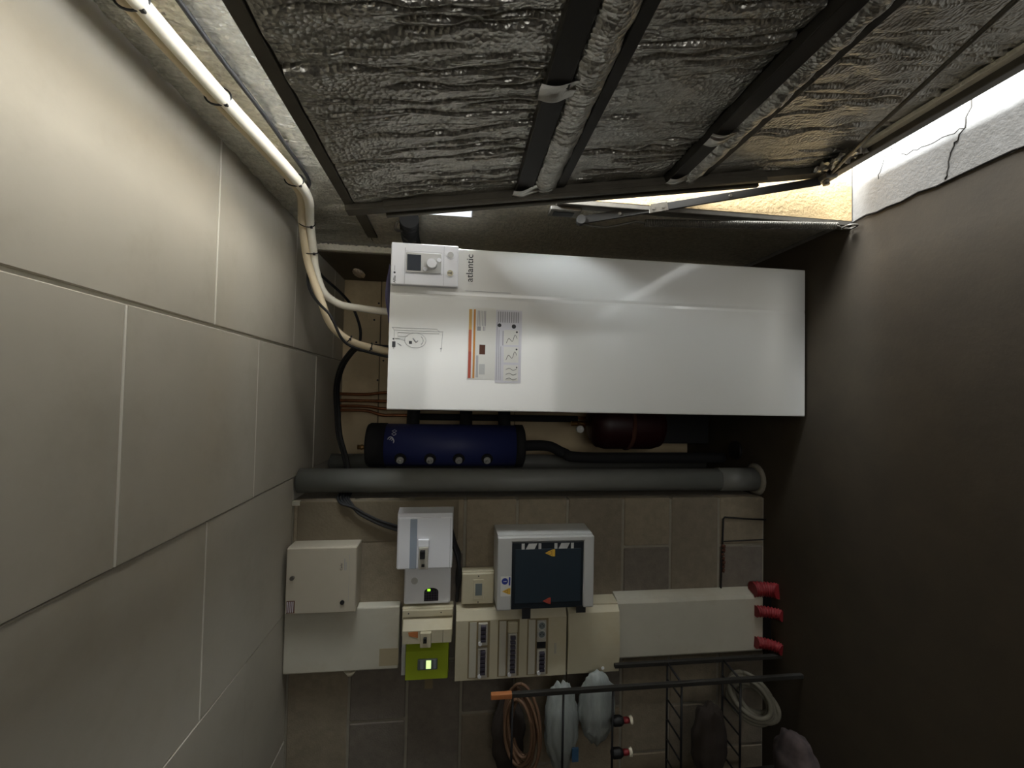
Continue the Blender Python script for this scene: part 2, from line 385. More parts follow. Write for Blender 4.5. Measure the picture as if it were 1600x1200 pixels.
for s0, s1, b1, t1, tape_y in ((.560, .618, .705, .738, .93), (1.105, 1.16, 1.233, 1.262, 1.16)):
    lbox(MB(), YB, 1.445, s0, s1, .0, .03, .003).build('stiffener_rail', M['bar'], door)
    H = crinkle(321, 17, 1.44, .09, 60, int(s0*100), depth=.004)
    MB().grid(lambda a, b: Lf(a*1.44, s1-.004+b*(b1-s1+.008), .004+.034*math.sin(math.pi*min(1, max(0, b)))**.6+H[int(round(a*320)), int(round(b*16))]), 320, 16).build('foil_wrap', M['foil'], door)
    lbox(MB(), YB, 1.43, b1, t1, .0, .018, .003).build('stiffener_lip', M['bar'], door)
    # foil tape patches at the ends and in the middle
    for ty, w in ((tape_y, .05), (1.41, .05)):
        Ht = crinkle(13, 19, .05, .12, 6, int(ty*100), depth=.004)
        MB().grid(lambda a, b: Lf(ty-w/2+a*w, s0-.01+b*(s1-s0+.055), .034+.006*math.sin(b*6)+Ht[int(round(a*12)), int(round(b*18))]), 12, 18).build('foil_tape', M['foil_tape'], door)
# frame of the leaf
mb = MB(); lbox(mb, YB, LY, 0, .03, -.017, .012, .002); lbox(mb, YB, LY, .03, .036, -.017, .006, .002); mb.build('top_rail', M['steel'], door)
mb = MB(); lbox(mb, LY-.05, LY, .0, LS-.02, -.017, .03, .002); mb.build('stile', M['steel'], door)
mb = MB()
lbox(mb, LY-.062, LY-.004, .125, 1.50, .006, .02, .002); lbox(mb, LY-.066, LY-.046, .125, 1.50, .02, .048, .002); lbox(mb, LY-.068, LY-.062, .125, 1.50, .03, .036, .001)
lbox(mb, LY-.02, LY-.004, .125, 1.50, .02, .048, .002); lbox(mb, LY-.04, LY-.028, .125, 1.50, .02, .03, .002)
mb.build('guide_channel', M['steel'], door)
mb = MB(); lbox(mb, YB, LY, LS-.045, LS, -.035, .04, .003); lbox(mb, YB, LY, LS-.012, LS+.012, -.035, -.01, .002); mb.build('bottom_rail', M['steel'], door)
lbox(MB(), YB, 1.42, LS-.075, LS-.042, .006, .02, .003).build('bottom_foil_edge', M['edge'], door)  # foil strip in a pale material, imitating the light from below
# locking rod
MB().tube([Lf(1.46, 1.78, .035), Lf(1.14, 1.63, .045), Lf(.72, 1.47, .05), Lf(.1, 1.25, .05)], .006, 8).build('locking_rod', M['steel'], door)
# crumpled foil at the bottom corner and a latch
Hc = np.random.default_rng(9).uniform(-.012, .018, (15, 15))
MB().grid(lambda a, b: Lf(1.30+.15*a, 1.69+.09*b, .02+Hc[int(round(a*14)), int(round(b*14))]), 14, 14).build('crumpled_foil', M['foil_tape'], door)
mb = MB(); lbox(mb, LY-.05, LY+.012, LS-.07, LS-.02, .03, .05, .003); mb.cyl(Lf(LY-.02, LS-.045, .03), Lf(LY-.02, LS-.045, .065), .012); mb.build('corner_latch', M['galv'], door)

# jamb track, lever arm and spring beside the leaf
jt = thing('jamb_track', (.735, 1.6, 0), 'grey steel jamb post standing against the pier at the door opening', 'post')
mb = MB(); mb.box(.715, .752, 1.556, 1.60, .0, 1.22, .003); mb.build('post', M['galv'], jt)
mb = MB(); mb.box(.700, .716, 1.575, 1.640, 1.12, 1.24, .003); mb.build('bracket', M['galv'], jt)
mb = MB(); mb.box(.697, .7005, 1.59, 1.625, 1.145, 1.225, .002); mb.build('bracket_hole', M['black'], jt)
arm = thing('door_lever_arm', (.68, 1.6, 1.13), 'flat steel lever arm running from the jamb bracket down to the door corner', 'arm')
A0, A1 = Vector((.672, 1.59, 1.12)), Vector(Lf(LY-.01, LS-.06, .045))
d = (A1-A0).normalized(); sd = Vector((0, 1, 0)); sd = (sd-d*sd.dot(d)).normalized(); nn_ = d.cross(sd)
def armbox(mb, t0, t1, w, th, o=0.):
    L = (A1-A0).length
    return mb.box(t0*L, t1*L, -th/2+o, th/2+o, -w/2, w/2, .002, 1, tf=lambda a, b, c: A0+d*a+sd*b+nn_*c)
armbox(MB(), 0, 1, .030, .008).build('bar', M['bar'], arm)
armbox(MB(), .28, .36, .036, .012).build('splice_plate', M['steel'], arm)
MB().cyl(A0-sd*.014, A0+sd*.014, .017, n=20).build('pivot', M['bar'], arm)
for t in (.16, .30, .34, .62): MB().cyl(A0+d*(A1-A0).length*t-sd*.008, A0+d*(A1-A0).length*t+sd*.008, .006, n=10).build('rivet', M['steel'], arm)
spg = thing('door_spring', (.70, 1.62, .05), 'long closed coil spring along the jamb post below the lever arm', 'spring')
S0, S1 = Vector((.685, 1.60, .86)), Vector((.70, 1.535, .09)); ax = (S1-S0).normalized()
e1 = ax.cross(Vector((1, 0, 0))).normalized(); e2 = ax.cross(e1)
mb = MB(); turns = 110; L = (S1-S0).length; pts = []
for k in range(turns*8+1):
    t = k/(turns*8); a = 2*math.pi*turns*t; pts.append(S0+ax*L*t+e1*.013*math.cos(a)+e2*.013*math.sin(a))
mb.tube(pts, .0028, 4); mb.build('coil', M['galv'], spg)
MB().tube(smooth_path([A0+Vector((-.01, .01, -.01)), A0+Vector((-.012, .02, -.10)), S0+Vector((0, .012, .06)), S0+Vector((0, -.005, .04)), S0]), .0045, 8).build('hook', M['galv'], spg)
MB().tube(smooth_path([S1, S1+Vector((0, 0, -.012)), (.70, 1.545, .055), (.70, 1.515, .05), (.70, 1.51, .02), (.70, 1.545, .012), (.70, 1.55, .05)]), .004, 8).build('eye_hook', M['galv'], spg)
# strap on the foil above the jamb and black ribbed duct
tag(bx('wall_strap', M['steel'], None, WR-.024, WR-.014, 1.80, 2.10, 1.965, 2.01, .002), 'short dark steel strap across the foil at the door head', 'strap')
dk = thing('ribbed_duct', (.70, 1.9, 1.78), 'short black ribbed hose on the foil wall above the heat pump corner', 'hose')
P0, P1 = Vector((.715, 1.80, 1.785)), Vector((.705, 2.17, 1.80))
n_r = 14; mb = MB()
pts = []; rs = []
for k in range(n_r*4+1):
    t = k/(n_r*4); pts.append(P0.lerp(P1, t)+Vector((-.012*math.sin(math.pi*t), 0, .006*math.sin(4*t)))); rs.append(.034+.006*math.cos(2*math.pi*n_r*t))
mb.tube(pts, rs, 18); mb.build('hose', M['black'], dk)
MB().tube(smooth_path([(.70, 1.80, 1.83), (.685, 1.83, 1.845), (.685, 1.86, 1.83), (.70, 1.86, 1.80)]), .006, 8).build('clip', M['galv'], dk)
MB().tube(smooth_path([(.68, 1.92, 1.82), (.668, 1.93, 1.80), (.672, 1.94, 1.77)]), .005, 8).build('clip', M['galv'], dk)

# ------------------------------------------------------------------ heat pump
HX0, HX1, HY0, HY1, HH = -.068, .598, 1.779, 2.19, 1.85
hp = thing('heat_pump', (.265, 1.98, 0), 'tall glossy white heat pump cabinet with control panel standing on the floor in the alcove', 'heat pump')
bx('cabinet', M['white'], hp, HX0+.003, HX1-.003, HY0+.022, HY1, .0, HH-.003, .004)
front = MB()
# front panel: two faces meeting in a shallow vertical crease
xc = .405
front.prism([(HX0, HY0+.024), (HX0, HY0+.001), (HX0+.004, HY0-.0005), (xc-.012, HY0-.0005), (xc, HY0+.0012), (xc+.012, HY0), (HX1-.004, HY0), (HX1, HY0+.003), (HX1, HY0+.024)], 'z', .012, HH)
front.build('front_panel', M['white'], hp)
PX0, PX1, PZ0, PZ1, PY = .431, .600, 1.580, 1.846, HY0-.026
cpn = bx('control_panel', M['whiteplastic'], hp, PX0, PX1, PY, HY0+.001, PZ0, PZ1, .005, 3)
def sub(n, m, *a, **k): return bx(n, m, cpn, *a, **k)
lines_part('panel_seam', M['inklight'], cpn, [(PX0+.003, PX1-.02, 1.7905, 1.792), (PX0+.045, PX0+.0462, 1.645, 1.79), (PX1-.034, PX1-.0328, 1.645, 1.79), (PX0+.004, PX1-.004, 1.6375, 1.6385)], PY-.0002, .0003)
sub('display_bezel', M['greyplastic'], PX0+.05, PX1-.038, PY-.004, PY, 1.648, 1.787, .002)
sub('display', M['screen'], PX0+.058, PX1-.047, PY-.006, PY-.003, 1.728, 1.782, .001)
kn = MB().cyl((PX0+.086, PY-.003, 1.685), (PX0+.086, PY-.024, 1.685), .0205, .0185, 32).build('knob', M['whiteplastic'], cpn)
MB().disc((PX0+.066, PY-.003, 1.711), (0, -1, 0), .0085, .005, 24).build('button', M['whiteplastic'], cpn)
MB().disc((PX0+.105, PY-.003, 1.657), (0, -1, 0), .0085, .005, 24).build('button', M['whiteplastic'], cpn)
for gx, mm in ((PX1-.040, 'greyplastic'), (PX0+.055, 'cream')):
    MB().disc((gx, PY+.0005, 1.612), (0, -1, 0), .0165, .003, 28).build('gauge_ring', M['whiteplastic'], cpn)
    MB().disc((gx, PY-.0022, 1.612), (0, -1, 0), .0125, .0018, 28).build('gauge_face', M[mm], cpn)
lines_part('gauge_needle', M['ink'], cpn, [(PX0+.0535, PX0+.0565, 1.609, 1.622), (PX0+.05, PX0+.06, 1.606, 1.609)], PY-.004, .0005)
text_part('Alféa', .014, PX0+.006, 1.826, PY-.0002, M['ink'], cpn)
mb = MB().disc((PX0+.047, PY, 1.8305), (0, -1, 0), .004, .001, 12); mb.box(PX0+.055, PX0+.075, PY-.001, PY, 1.8298, 1.8308); mb.build('mark', M['ink'], cpn)
text_part('atlantic', .040, .462, 1.520, HY0-.0004, M['ink'], hp)
bx('trim_groove', M['inklight'], hp, .424, .4252, HY0-.0012, HY0+.002, 1.36, 1.55)
# stickers
Yf = HY0-.0006
lf = bx('info_leaflet', M['paperwhite'], hp, .062, .357, Yf-.0010, Yf, 1.42, 1.535)
Yl = Yf-.0010
def flat(name, m, rows, par, y=Yl): return lines_part(name, m, par, rows, y, .0004)
M['amber'] = mat('print_amber', (206, 164, 96), .6); M['coral'] = mat('print_coral', (190, 108, 72), .6)
for m_, a, b in (('redprint', .066, .175), ('coral', .175, .265), ('amber', .265, .350)): flat('print_band', M[m_], [(a, b, 1.519, 1.531)], lf)
flat('print_band', M['orange'], [(.066, .350, 1.504, 1.512)], lf)
flat('photo', M['rust'], [(.165, .205, 1.462, 1.486)], lf); flat('photo', M['greyplastic'], [(.082, .125, 1.462, 1.486)], lf)
rows = [(.070, .16, z, z+.003) for z in (1.495, 1.49)]+[(.282, .345, z, z+.0028) for z in (1.493, 1.487, 1.481, 1.474, 1.468, 1.462)]
rows += [(.262, .28, z, z+.0028) for z in (1.470, 1.464)]
flat('small_print', M['inklight'], rows, lf)
bx('print_square', M['inklight'], lf, .262, .280, Yl-.0004, Yl, 1.482, 1.497)
lf2 = bx('wiring_leaflet', M['paper'], hp, .050, .352, Yf-.0012, Yf, 1.312, 1.42)
Yl2 = Yf-.0012
for x0, x1 in ((.058, .125), (.135, .20), (.208, .27)):
    flat('picture_frame', M['paperwhite'], [(x0, x1, 1.324, 1.385)], lf2, Yl2)
rows = [(.06, .30, 1.413, 1.4155), (.06, .27, 1.405, 1.407), (.06, .20, 1.397, 1.399), (.205, .265, 1.388, 1.391)]
rows += [(.30, .345, z, z+.004) for z in np.linspace(1.325, 1.408, 10)]
flat('small_print', M['inklight'], [r for r in rows], lf2, Yl2)
mb = MB()
for x0 in (.065, .085, .105): 
    mb.tube(smooth_path([(x0, Yl2-.0008, 1.375), (x0+.006, Yl2-.0008, 1.36), (x0-.002, Yl2-.0008, 1.345), (x0+.004, Yl2-.0008, 1.33)], 5), .0007, 4)
for x0 in (.145, .215):
    mb.tube(smooth_path([(x0, Yl2-.0008, 1.375), (x0+.02, Yl2-.0008, 1.365), (x0+.008, Yl2-.0008, 1.35), (x0+.035, Yl2-.0008, 1.34), (x0+.02, Yl2-.0008, 1.33)], 5), .0008, 4)
mb.build('line_drawing', M['ink'], lf2)['kind'] = 'stuff'
mb = MB()
for x, z, r in ((.288, 1.405, .008), (.285, 1.345, .009), (.262, 1.332, .004), (.19, 1.332, .004), (.115, 1.33, .003)): mb.disc((x, Yl2, z), (0, -1, 0), r, .0006, 16)
mb.build('bullet', M['ink'], lf2)['kind'] = 'stuff'
# line drawing on the upper left of the front
dw = MB(); y = Yf-.0004
def ln(pts, r=.0006): dw.tube([(a, y, b) for a, b in pts], r, 4)
ln([(.262, 1.838), (.262, 1.66), (.25, 1.65)]); ln([(.252, 1.828), (.252, 1.635)]); ln([(.262, 1.838), (.252, 1.828)]); ln([(.17, 1.642), (.25, 1.636)])
ln([(.176, 1.83), (.252, 1.828)]); ln([(.243, 1.815), (.243, 1.65)]); ln([(.243, 1.815), (.228, 1.815), (.228, 1.775)])
ln(smooth_path([(.218, y, 1.828), (.22, y, 1.79), (.215, y, 1.77)], 3) and [(.218, 1.828), (.222, 1.785)]); ln([(.218, 1.828), (.212, 1.785)])
ln([(.213+.030*math.cos(a), 1.745+.042*math.sin(a)) for a in np.linspace(0, 2*math.pi, 33)])
ln([(.213+.018*math.cos(a), 1.730+.016*math.sin(a)) for a in np.linspace(-2.6, -.5, 10)], .001)
ln([(.205, 1.742), (.222, 1.755)], .0022); ln([(.205, 1.742), (.212, 1.735)], .0018)
ln([(.20, 1.815), (.19, 1.80)], .0012); ln([(.185, 1.642), (.182, 1.642)], .003)
dw.build('line_drawing', M['inklight'], hp)['kind'] = 'stuff'
mb = MB(); mb.box(.183, .206, y-.0005, y, 1.823, 1.836); mb.box(.198, .210, y-.0005, y, 1.758, 1.770); mb.disc((.216, y, 1.832), (0, -1, 0), .003, .0005, 12); mb.build('black_tag', M['ink'], hp)['kind'] = 'stuff'
# booklet on top
mb = MB()
for k, (dx, dy) in enumerate(((0, 0), (.01, .012), (-.012, .02))):
    mb.grid(lambda a, b: (.30+dx+.22*a, 1.80+dy+.15*b, 1.854+.003*k+.014*math.sin(3.0*a)**2*(1-b)+.004*a), 12, 6)
o = mb.build('booklet', M['violet']); tag(o, 'violet paper booklet with curled corners lying on the heat pump', 'booklet')
# ------------------------------------------------------------------ insulated pipes, ties and cables
pa = [(.70, .10, 2.175), (.70, .50, 2.170), (.70, .85, 2.161), (.70, 1.107, 2.147), (.70, 1.308, 2.130), (.705, 1.52, 2.122), (.713, 1.68, 2.14), (.688, 1.85, 2.188), (.591, 1.93, 2.197), (.529, 1.95, 2.194), (.437, 1.97, 2.165), (.39, 2.0, 2.104), (.382, 2.03, 2.028), (.374, 2.05, 1.912), (.374, 2.05, 1.85)]
pb = [(.715, .10, 2.212), (.715, .50, 2.205), (.715, .85, 2.195), (.715, 1.107, 2.180), (.715, 1.308, 2.162), (.718, 1.52, 2.150), (.724, 1.68, 2.166), (.69, 1.85, 2.219), (.592, 1.92, 2.225), (.514, 1.90, 2.200), (.384, 1.85, 2.14), (.285, 1.85, 2.10), (.231, 1.87, 2.052), (.202, 1.9, 1.994), (.181, 1.95, 1.879), (.181, 1.95, 1.85)]
PA = MB().tube(smooth_path(pa), .0165, 14).build('insulated_pipe', M['insul'])
tag(PA, 'white insulated refrigerant pipe along the door head, entering the cabinet top nearer the door', 'pipe')
PB = MB().tube(smooth_path(pb), .016, 14).build('insulated_pipe', M['tan'])
tag(PB, 'white insulated refrigerant pipe behind, entering the cabinet top in the middle', 'pipe')
def tie(c, axis, r, par, k=1.):
    c = Vector(c); axis = Vector(axis).normalized(); u = axis.cross(Vector((0, 0, 1))).normalized(); v = axis.cross(u)
    mb = MB(); mb.tube([c+u*r*math.cos(t)+v*r*k*math.sin(t) for t in np.linspace(0, 2*math.pi, 25)], .0024, 6)
    p = c-u*r*math.copysign(.8, u.x)-v*r*k*math.copysign(.6, v.z); mb.box(p.x-.006, p.x+.004, p.y-.004, p.y+.004, p.z-.006, p.z+.003, .001)
    return mb.build('cable_tie', M['black'], par)
def mid(p, q): return (Vector(p)+Vector(q))/2
for k, t in ((2, .0), (3, 1.0), (5, .5), (7, .0), (8, -.1)):
    i = k; a = Vector(pa[i]); b = Vector(pb[i]); ax_ = Vector(pa[i+1])-Vector(pa[i-1])
    tie(a.lerp(b, .42), ax_, .0215, PA, 1.42)
for k in (13, 12): tie(Vector(pb[k]).lerp(Vector(pb[k+1]), .4), Vector(pb[k+1])-Vector(pb[k-1]), .019, PB)
tag(MB().tube(smooth_path([(.735, .1, 2.10), (.735, .85, 2.112), (.733, 1.2, 2.10), (.735, 1.35, 2.10), (.733, 1.55, 2.10), (.735, 1.66, 2.14), (.72, 1.8, 2.2), (.66, 1.92, 2.245), (.56, 1.93, 2.215), (.472, 1.90, 2.208), (.406, 1.86, 2.179), (.355, 1.82, 2.136), (.316, 1.815, 2.095), (.285, 1.82, 2.077), (.198, 1.86, 2.03), (.16, 1.93, 1.90), (.16, 1.93, 1.852)]), .0058, 8).build('power_cable', M['black']), 'thin black cable following the white insulated pipes along the door head', 'cable')
tag(MB().tube(smooth_path([(.60, 2.3, 2.28), (.583, 2.3, 2.267), (.52, 2.4, 2.196), (.466, 2.5, 2.162), (.367, 2.5, 2.124), (.295, 2.5, 2.119), (.231, 2.4, 2.112), (.21, 2.25, 2.03), (.21, 2.13, 1.90), (.21, 2.12, 1.852)]), .0075, 8).build('sensor_cable', M['black']), 'black cable looping down in front of the alcove boards above the heat pump', 'cable')
cb = thing('cable_bundle', (-.3, 2.2, 2.1), 'thick black cable bundle arching from heat pump top across to the distribution box', 'cable')
base = [(.196, 2.02, 1.852), (.2, 2.0, 1.96), (.203, 2.0, 2.016), (.171, 2.1, 2.08), (.115, 2.2, 2.139), (.022, 2.3, 2.184), (-.095, 2.35, 2.191), (-.227, 2.33, 2.171), (-.336, 2.28, 2.125), (-.40, 2.235, 2.10)]
b2 = [(-.40, 2.235, 2.105), (-.468, 2.205, 2.095), (-.484, 2.13, 2.085), (-.485, 2.06, 2.075), (-.505, 2.030, 2.05), (-.53, 2.025, 2.01), (-.561, 2.025, 1.958), (-.594, 2.025, 1.887), (-.62, 2.02, 1.80)]
for k in range(4):
    dx, dz = .009*math.cos(k*1.57), .009*math.sin(k*1.57)
    MB().tube(smooth_path([(x+dx, y_+dz*.5, z+dz) for x, y_, z in base]), .0085, 8).build('cable', M['black'], cb)
for k in range(5):
    MB().tube(smooth_path([(x+(k-2)*(.0012 if i < 5 else .006), y_-abs(k-2)*.002, z+(k-2)*(.012 if i < 5 else .004)) for i, (x, y_, z) in enumerate(b2)]), .0055, 8).build('cable', M['black'], cb)
cl = thing('meter_cables', (-.8, 2.02, 1.55), 'black cables looping beside the distribution box behind the small cream box', 'cable')
for k in range(3):
    MB().tube(smooth_path([(-.62, 2.02, 1.585), (-.689, 2.02, 1.575-.006*k), (-.748, 2.01+.008*k, 1.552-.004*k), (-.835, 2.005+.008*k, 1.540+.006*k), (-.90, 2.02, 1.548), (-.951, 2.025, 1.551)]), .0085, 8).build('cable', M['black'], cl)
# copper pipes
for k, (x, lb) in enumerate([(-.002, 'copper pipe nearest the door, rising behind the heat pump'), (-.053, 'second copper pipe from the door side, rising behind the heat pump'), (-.099, 'third copper pipe from the door side beside the heat pump edge'), (-.137, 'copper pipe nearest the blue tank')]):
    ct = thing('copper_pipe', (x, 2.70, 0), lb, 'pipe', 'copper pipes rising beside the heat pump')
    MB().tube(smooth_path([(x, 2.70, .02), (x, 2.70, 1.2), (x, 2.70, 1.9), (x, 2.70, 2.02), (x+.012*(k-1), 2.71, 2.12), (x+.012*(k-1), 2.72, CEIL)], 6), .0095, 10).build('tube', M['copper'], ct)
    mb = MB(); z = 1.83+.0*k; mb.cyl((x, 2.70, z-.008), (x, 2.70, z+.008), .0125); mb.cyl((x, 2.70, z), (x, RB, z), .004, n=8); mb.build('clip', M['brass'], ct)
# blue buffer tank
TX, TY, TR = -.288, 2.45, .117
tk = thing('buffer_tank', (TX, TY, 1.21), 'blue cylindrical buffer tank with black cap hanging behind the grey downpipe', 'tank')
def lathe(prof, n=40):
    mb = MB(); rings = []
    for r, z in prof: rings.append([mb.b.verts.new((TX+r*math.cos(2*math.pi*k/n), TY+r*math.sin(2*math.pi*k/n), z)) for k in range(n)])
    for A, B in zip(rings, rings[1:]):
        for k in range(n): mb.b.faces.new((A[k], A[(k+1) % n], B[(k+1) % n], B[k])).smooth = True
    mb.b.faces.new(rings[0]); mb.b.faces.new(rings[-1]); return mb
lathe([(TR, 1.24), (TR, 1.952)]).build('jacket', M['blue'], tk)
lathe([(TR+.003, 1.95), (TR+.003, 2.035), (TR-.004, 2.048), (TR-.02, 2.05)]).build('top_cap', M['rubber'], tk)
lathe([(TR-.02, 1.19), (TR+.002, 1.20), (TR+.002, 1.245)]).build('bottom_cap', M['rubber'], tk)
nrm = Vector((-.52, -.854, 0))
for z in (1.863, 1.708, 1.556, 1.404):
    c = Vector((TX, TY, z))+nrm*(TR-.006)
    pr = MB().cyl(c, c+nrm*.012, .034, .030, 28).build('port_ring', M['rubber'], tk)
    q = MB().cyl(c+nrm*.008, c+nrm*.026, .019, .018, 24)
    c2 = c+nrm*.026; q.cyl(c2, c2+nrm*.010, .0105, .0105, 4); q.build('plug', M['greyplastic'], pr)
mb = MB(); mb.cyl((-.290, 2.36, 2.045), (-.290, 2.36, 2.085), .012); mb.cyl((-.290, 2.36, 2.06), (-.290, 2.36, 2.068), .016, n=6); mb.build('air_vent', M['brass'], tk)
for z in (1.815, 1.52, 1.30):
    MB().tube(smooth_path([(TX+.09, TY+.02, z), (-.10, TY+.05, z), (-.03, TY+.08, z+.0), (.05, TY+.1, z-.02)], 5), .036, 16).build('insulated_stub', M['rubber'], tk)
# logo near the top of the jacket
lg = MB()
def tp(a, z): return (TX+(TR+.001)*math.sin(a), TY-(TR+.001)*math.cos(a), z)
for k in range(3):
    a0 = .30+.0*k; 
    lg.tube([tp(.28+.20*math.sin(t)*(1-.3*k), 1.915+.016*math.cos(t)*(1-.3*k)-.006*k) for t in np.linspace(.4, 2.8+.8*k, 12)], .0022, 5)
lg.tube([tp(.55+.08*k, 1.90+.012*(k % 2)) for k in range(5)], .002, 5); lg.tube([tp(.55+.08*k, 1.888+.012*((k+1) % 2)) for k in range(5)], .002, 5)
lg.build('flower_logo', M['whiteplastic'], tk)
tag(MB().tube(smooth_path([(-.14, 2.62, 1.83), (-.14, 2.62, 1.2), (-.14, 2.62, .83)], 3), .02, 14).build('insulated_riser', M['rubber']), 'black insulated riser in the dark beside the heat pump side', 'pipe')
tag(MB().tube(smooth_path([(TX, TY, 1.2), (TX, TY, 1.05), (-.325, 2.43, .96), (-.345, 2.40, .86), (-.345, 2.40, .30), (-.345, 2.40, .0)], 6), .03, 14).build('insulated_riser', M['rubber']), 'black insulated pipe running down from the blue tank bottom', 'pipe')
# red expansion vessel
rv = thing('expansion_vessel', (-.17, 2.52, .3), 'dark red round expansion vessel low behind the heat pump side', 'vessel')
TXs, TYs = TX, TY; TX, TY = -.16, 2.50
lathe([(.02, .34), (.09, .345), (.135, .37), (.148, .42), (.148, .70), (.135, .75), (.09, .785), (.02, .795)]).build('shell', M['red'], rv)
lathe([(.150, .555), (.154, .56), (.154, .575), (.150, .58)]).build('seam_band', M['rust'], rv)
TX, TY = TXs, TYs
MB().cyl((-.16, 2.50, .79), (-.16, 2.50, .90), .014).build('connector', M['brass'], rv)
mb = MB(); mb.tube(smooth_path([(-.16, 2.50, .86), (-.16, 2.30, .88), (-.17, 2.25, .91), (-.17, 2.22, .925)], 4), .007); mb.build('gauge_pipe', M['brass'], rv)
MB().cyl((-.172, 2.235, .926), (-.172, 2.215, .926), .019, n=24).build('gauge', M['greyplastic'], rv)
MB().box(-.28, .0, 2.55, 2.65, 0, .345, .004).build('stand', M['black'], rv)
# grey downpipes
pv = thing('downpipe', (-.417, 2.12, 0), 'large grey plastic downpipe in front of the alcove corner, floor to ceiling', 'pipe')
MB().cyl((-.417, 2.12, 0), (-.417, 2.12, CEIL-.001), .056, n=36).build('pipe', M['pvc'], pv)
MB().cyl((-.417, 2.12, .0), (-.417, 2.12, .215), .060, .060, 36).build('socket', M['pvc'], pv)
MB().cyl((-.417, 2.12, 0), (-.417, 2.12, .012), .085, .066, 24).build('mortar_collar', M['mortar'], pv)
MB().cyl((-.41, 2.62, 0), (-.41, 2.62, CEIL-.001), .05, n=28).build('downpipe', M['pvc'])
tag(bpy.data.objects['downpipe.001'], 'second grey downpipe standing behind the large front one, mostly hidden', 'pipe')
bx('corner_board', M['panelboard'], wb, -.512, -.493, NW-.012, NW+.01, 2.258, CEIL-.001)
# foam lump on the deep side wall, small cap on floor
tag(MB().cyl((-.285, 2.28, 0), (-.285, 2.28, .012), .055, .05, 28).build('rubber_cap', M['black']), 'round black rubber cap lying on the floor beside the downpipe foot', 'cap')

# ------------------------------------------------------------------ electrical boxes on the block wall
BY = NW-.0035
def frustum(mb, x0, x1, z0, z1, yf, yb, ix, iz):
    f_ = [(x0+ix, yf, z0+iz), (x1-ix, yf, z0+iz), (x1-ix, yf, z1-iz), (x0+ix, yf, z1-iz)]
    b_ = [(x0, yb, z0), (x1, yb, z0), (x1, yb, z1), (x0, yb, z1)]
    return mb.hexa(f_, b_)
# grey metal box
mbx = thing('metal_cabinet', (-.80, BY, 1.98), 'square beige metal cabinet with a round lock, topmost on the block wall', 'box')
bx('body', M['metalbox'], mbx, -.940, -.668, 1.957, BY, 1.984, 2.272, .004)
bx('door', M['metalbox'], mbx, -.944, -.668, 1.944, 1.958, 1.984, 2.270, .004)
MB().cyl((-.79, 1.945, 2.243), (-.79, 1.932, 2.243), .0085, n=20).build('lock', M['galv'], mbx)
MB().cyl((-.90, 1.945, 2.038), (-.90, 1.939, 2.038), .009, n=20).build('blanking_plug', M['black'], mbx)
text_part('Carlo', .013, -.765, 2.042, 1.9435, M['ink'], mbx)
lines_part('small_print', M['inklight'], mbx, [(-.765, -.715, 2.031, 2.034), (-.765, -.73, 2.025, 2.0275), (-.90, -.70, 2.013, 2.0138)], 1.944, .0005)
lb = bx('rating_label', M['rust'], mbx, -.938, -.886, 1.9432, 1.9442, 2.231, 2.264)
lines_part('small_print', M['paper'], lb, [(-.935, -.89, 2.236+.0075*k, 2.2395+.0075*k) for k in range(4)], 1.9431, .0004)
# upper trunking
ut = thing('upper_trunking', (-1.09, BY, 1.80), 'wide white flat trunking panel running from ceiling down to the meter', 'trunking')
bx('cover', M['panelboard'], ut, -1.222, -.948, 1.990, BY, 1.803, CEIL-.002, .006)
bx('tape_patch', M['staintape'], ut, -1.205, -1.13, 1.9885, 1.9902, 1.803, 1.885)
tag(MB().cyl((-1.236, 2.03, 2.015), (-1.262, 2.03, 2.015), .03, .012, 24).build('plaster_plug', M['edge']), 'small white conical plug under the edge of the upper trunking', 'plug')
# white distribution box and communication box
db = thing('distribution_box', (-.65, BY, 1.57), 'white box with three black switches beneath the black cable bundle', 'box')
mb = MB(); frustum(mb, -.775, -.525, 1.575, 1.822, 1.960, BY, .006, .004); mb.build('body', M['whiteplastic'], db)
bx('front_cover', M['whiteplastic'], db, -.772, -.547, 1.950, 1.962, 1.577, 1.816, .006, 3)
lines_part('cover_seam', M['inklight'], db, [(-.549, -.5482, 1.63, 1.76), (-.77, -.55, 1.5865, 1.588)], 1.9498, .0004)
bx('label_strip', M['bluegrey'], db, -.768, -.553, 1.9478, 1.951, 1.732, 1.762, .001)
bk = bx('breaker', M['clear'], db, -.766, -.672, 1.930, 1.952, 1.681, 1.722, .002)
bx('breaker_cover', M['whiteplastic'], db, -.672, -.640, 1.938, 1.952, 1.678, 1.726, .003)
for x in (-.686, -.698, -.710): bx('switch', M['black'], bk, x-.005, x+.005, 1.912, 1.931, 1.694, 1.715, .001)
bx('switch', M['black'], bk, -.752, -.742, 1.921, 1.931, 1.695, 1.708, .001)
cm = thing('communication_box', (-.87, BY, 1.58), 'white box with a lit green lamp and dark arched grille under the distribution box', 'box')
bx('body', M['whiteplastic'], cm, -.948, -.782, 1.998, BY, 1.581, 1.788, .010, 3)
mb = MB()
arch = [(-.932, 1.635), (-.932, 1.698)]+[(-.90+.024*math.cos(a), 1.6665+.0315*math.sin(a)) for a in np.linspace(math.pi/2, -math.pi/2, 13)][0:]
mb.prism([(u, v) for u, v in [(-.933, 1.635)]+[(-.893+.018*math.cos(t)-.0, 1.6665+.0315*math.sin(t)) for t in np.linspace(-math.pi/2, math.pi/2, 13)]+[(-.933, 1.698)]], 'y', 1.9965, 1.999)
gr = mb.build('grille', M['black'], cm)
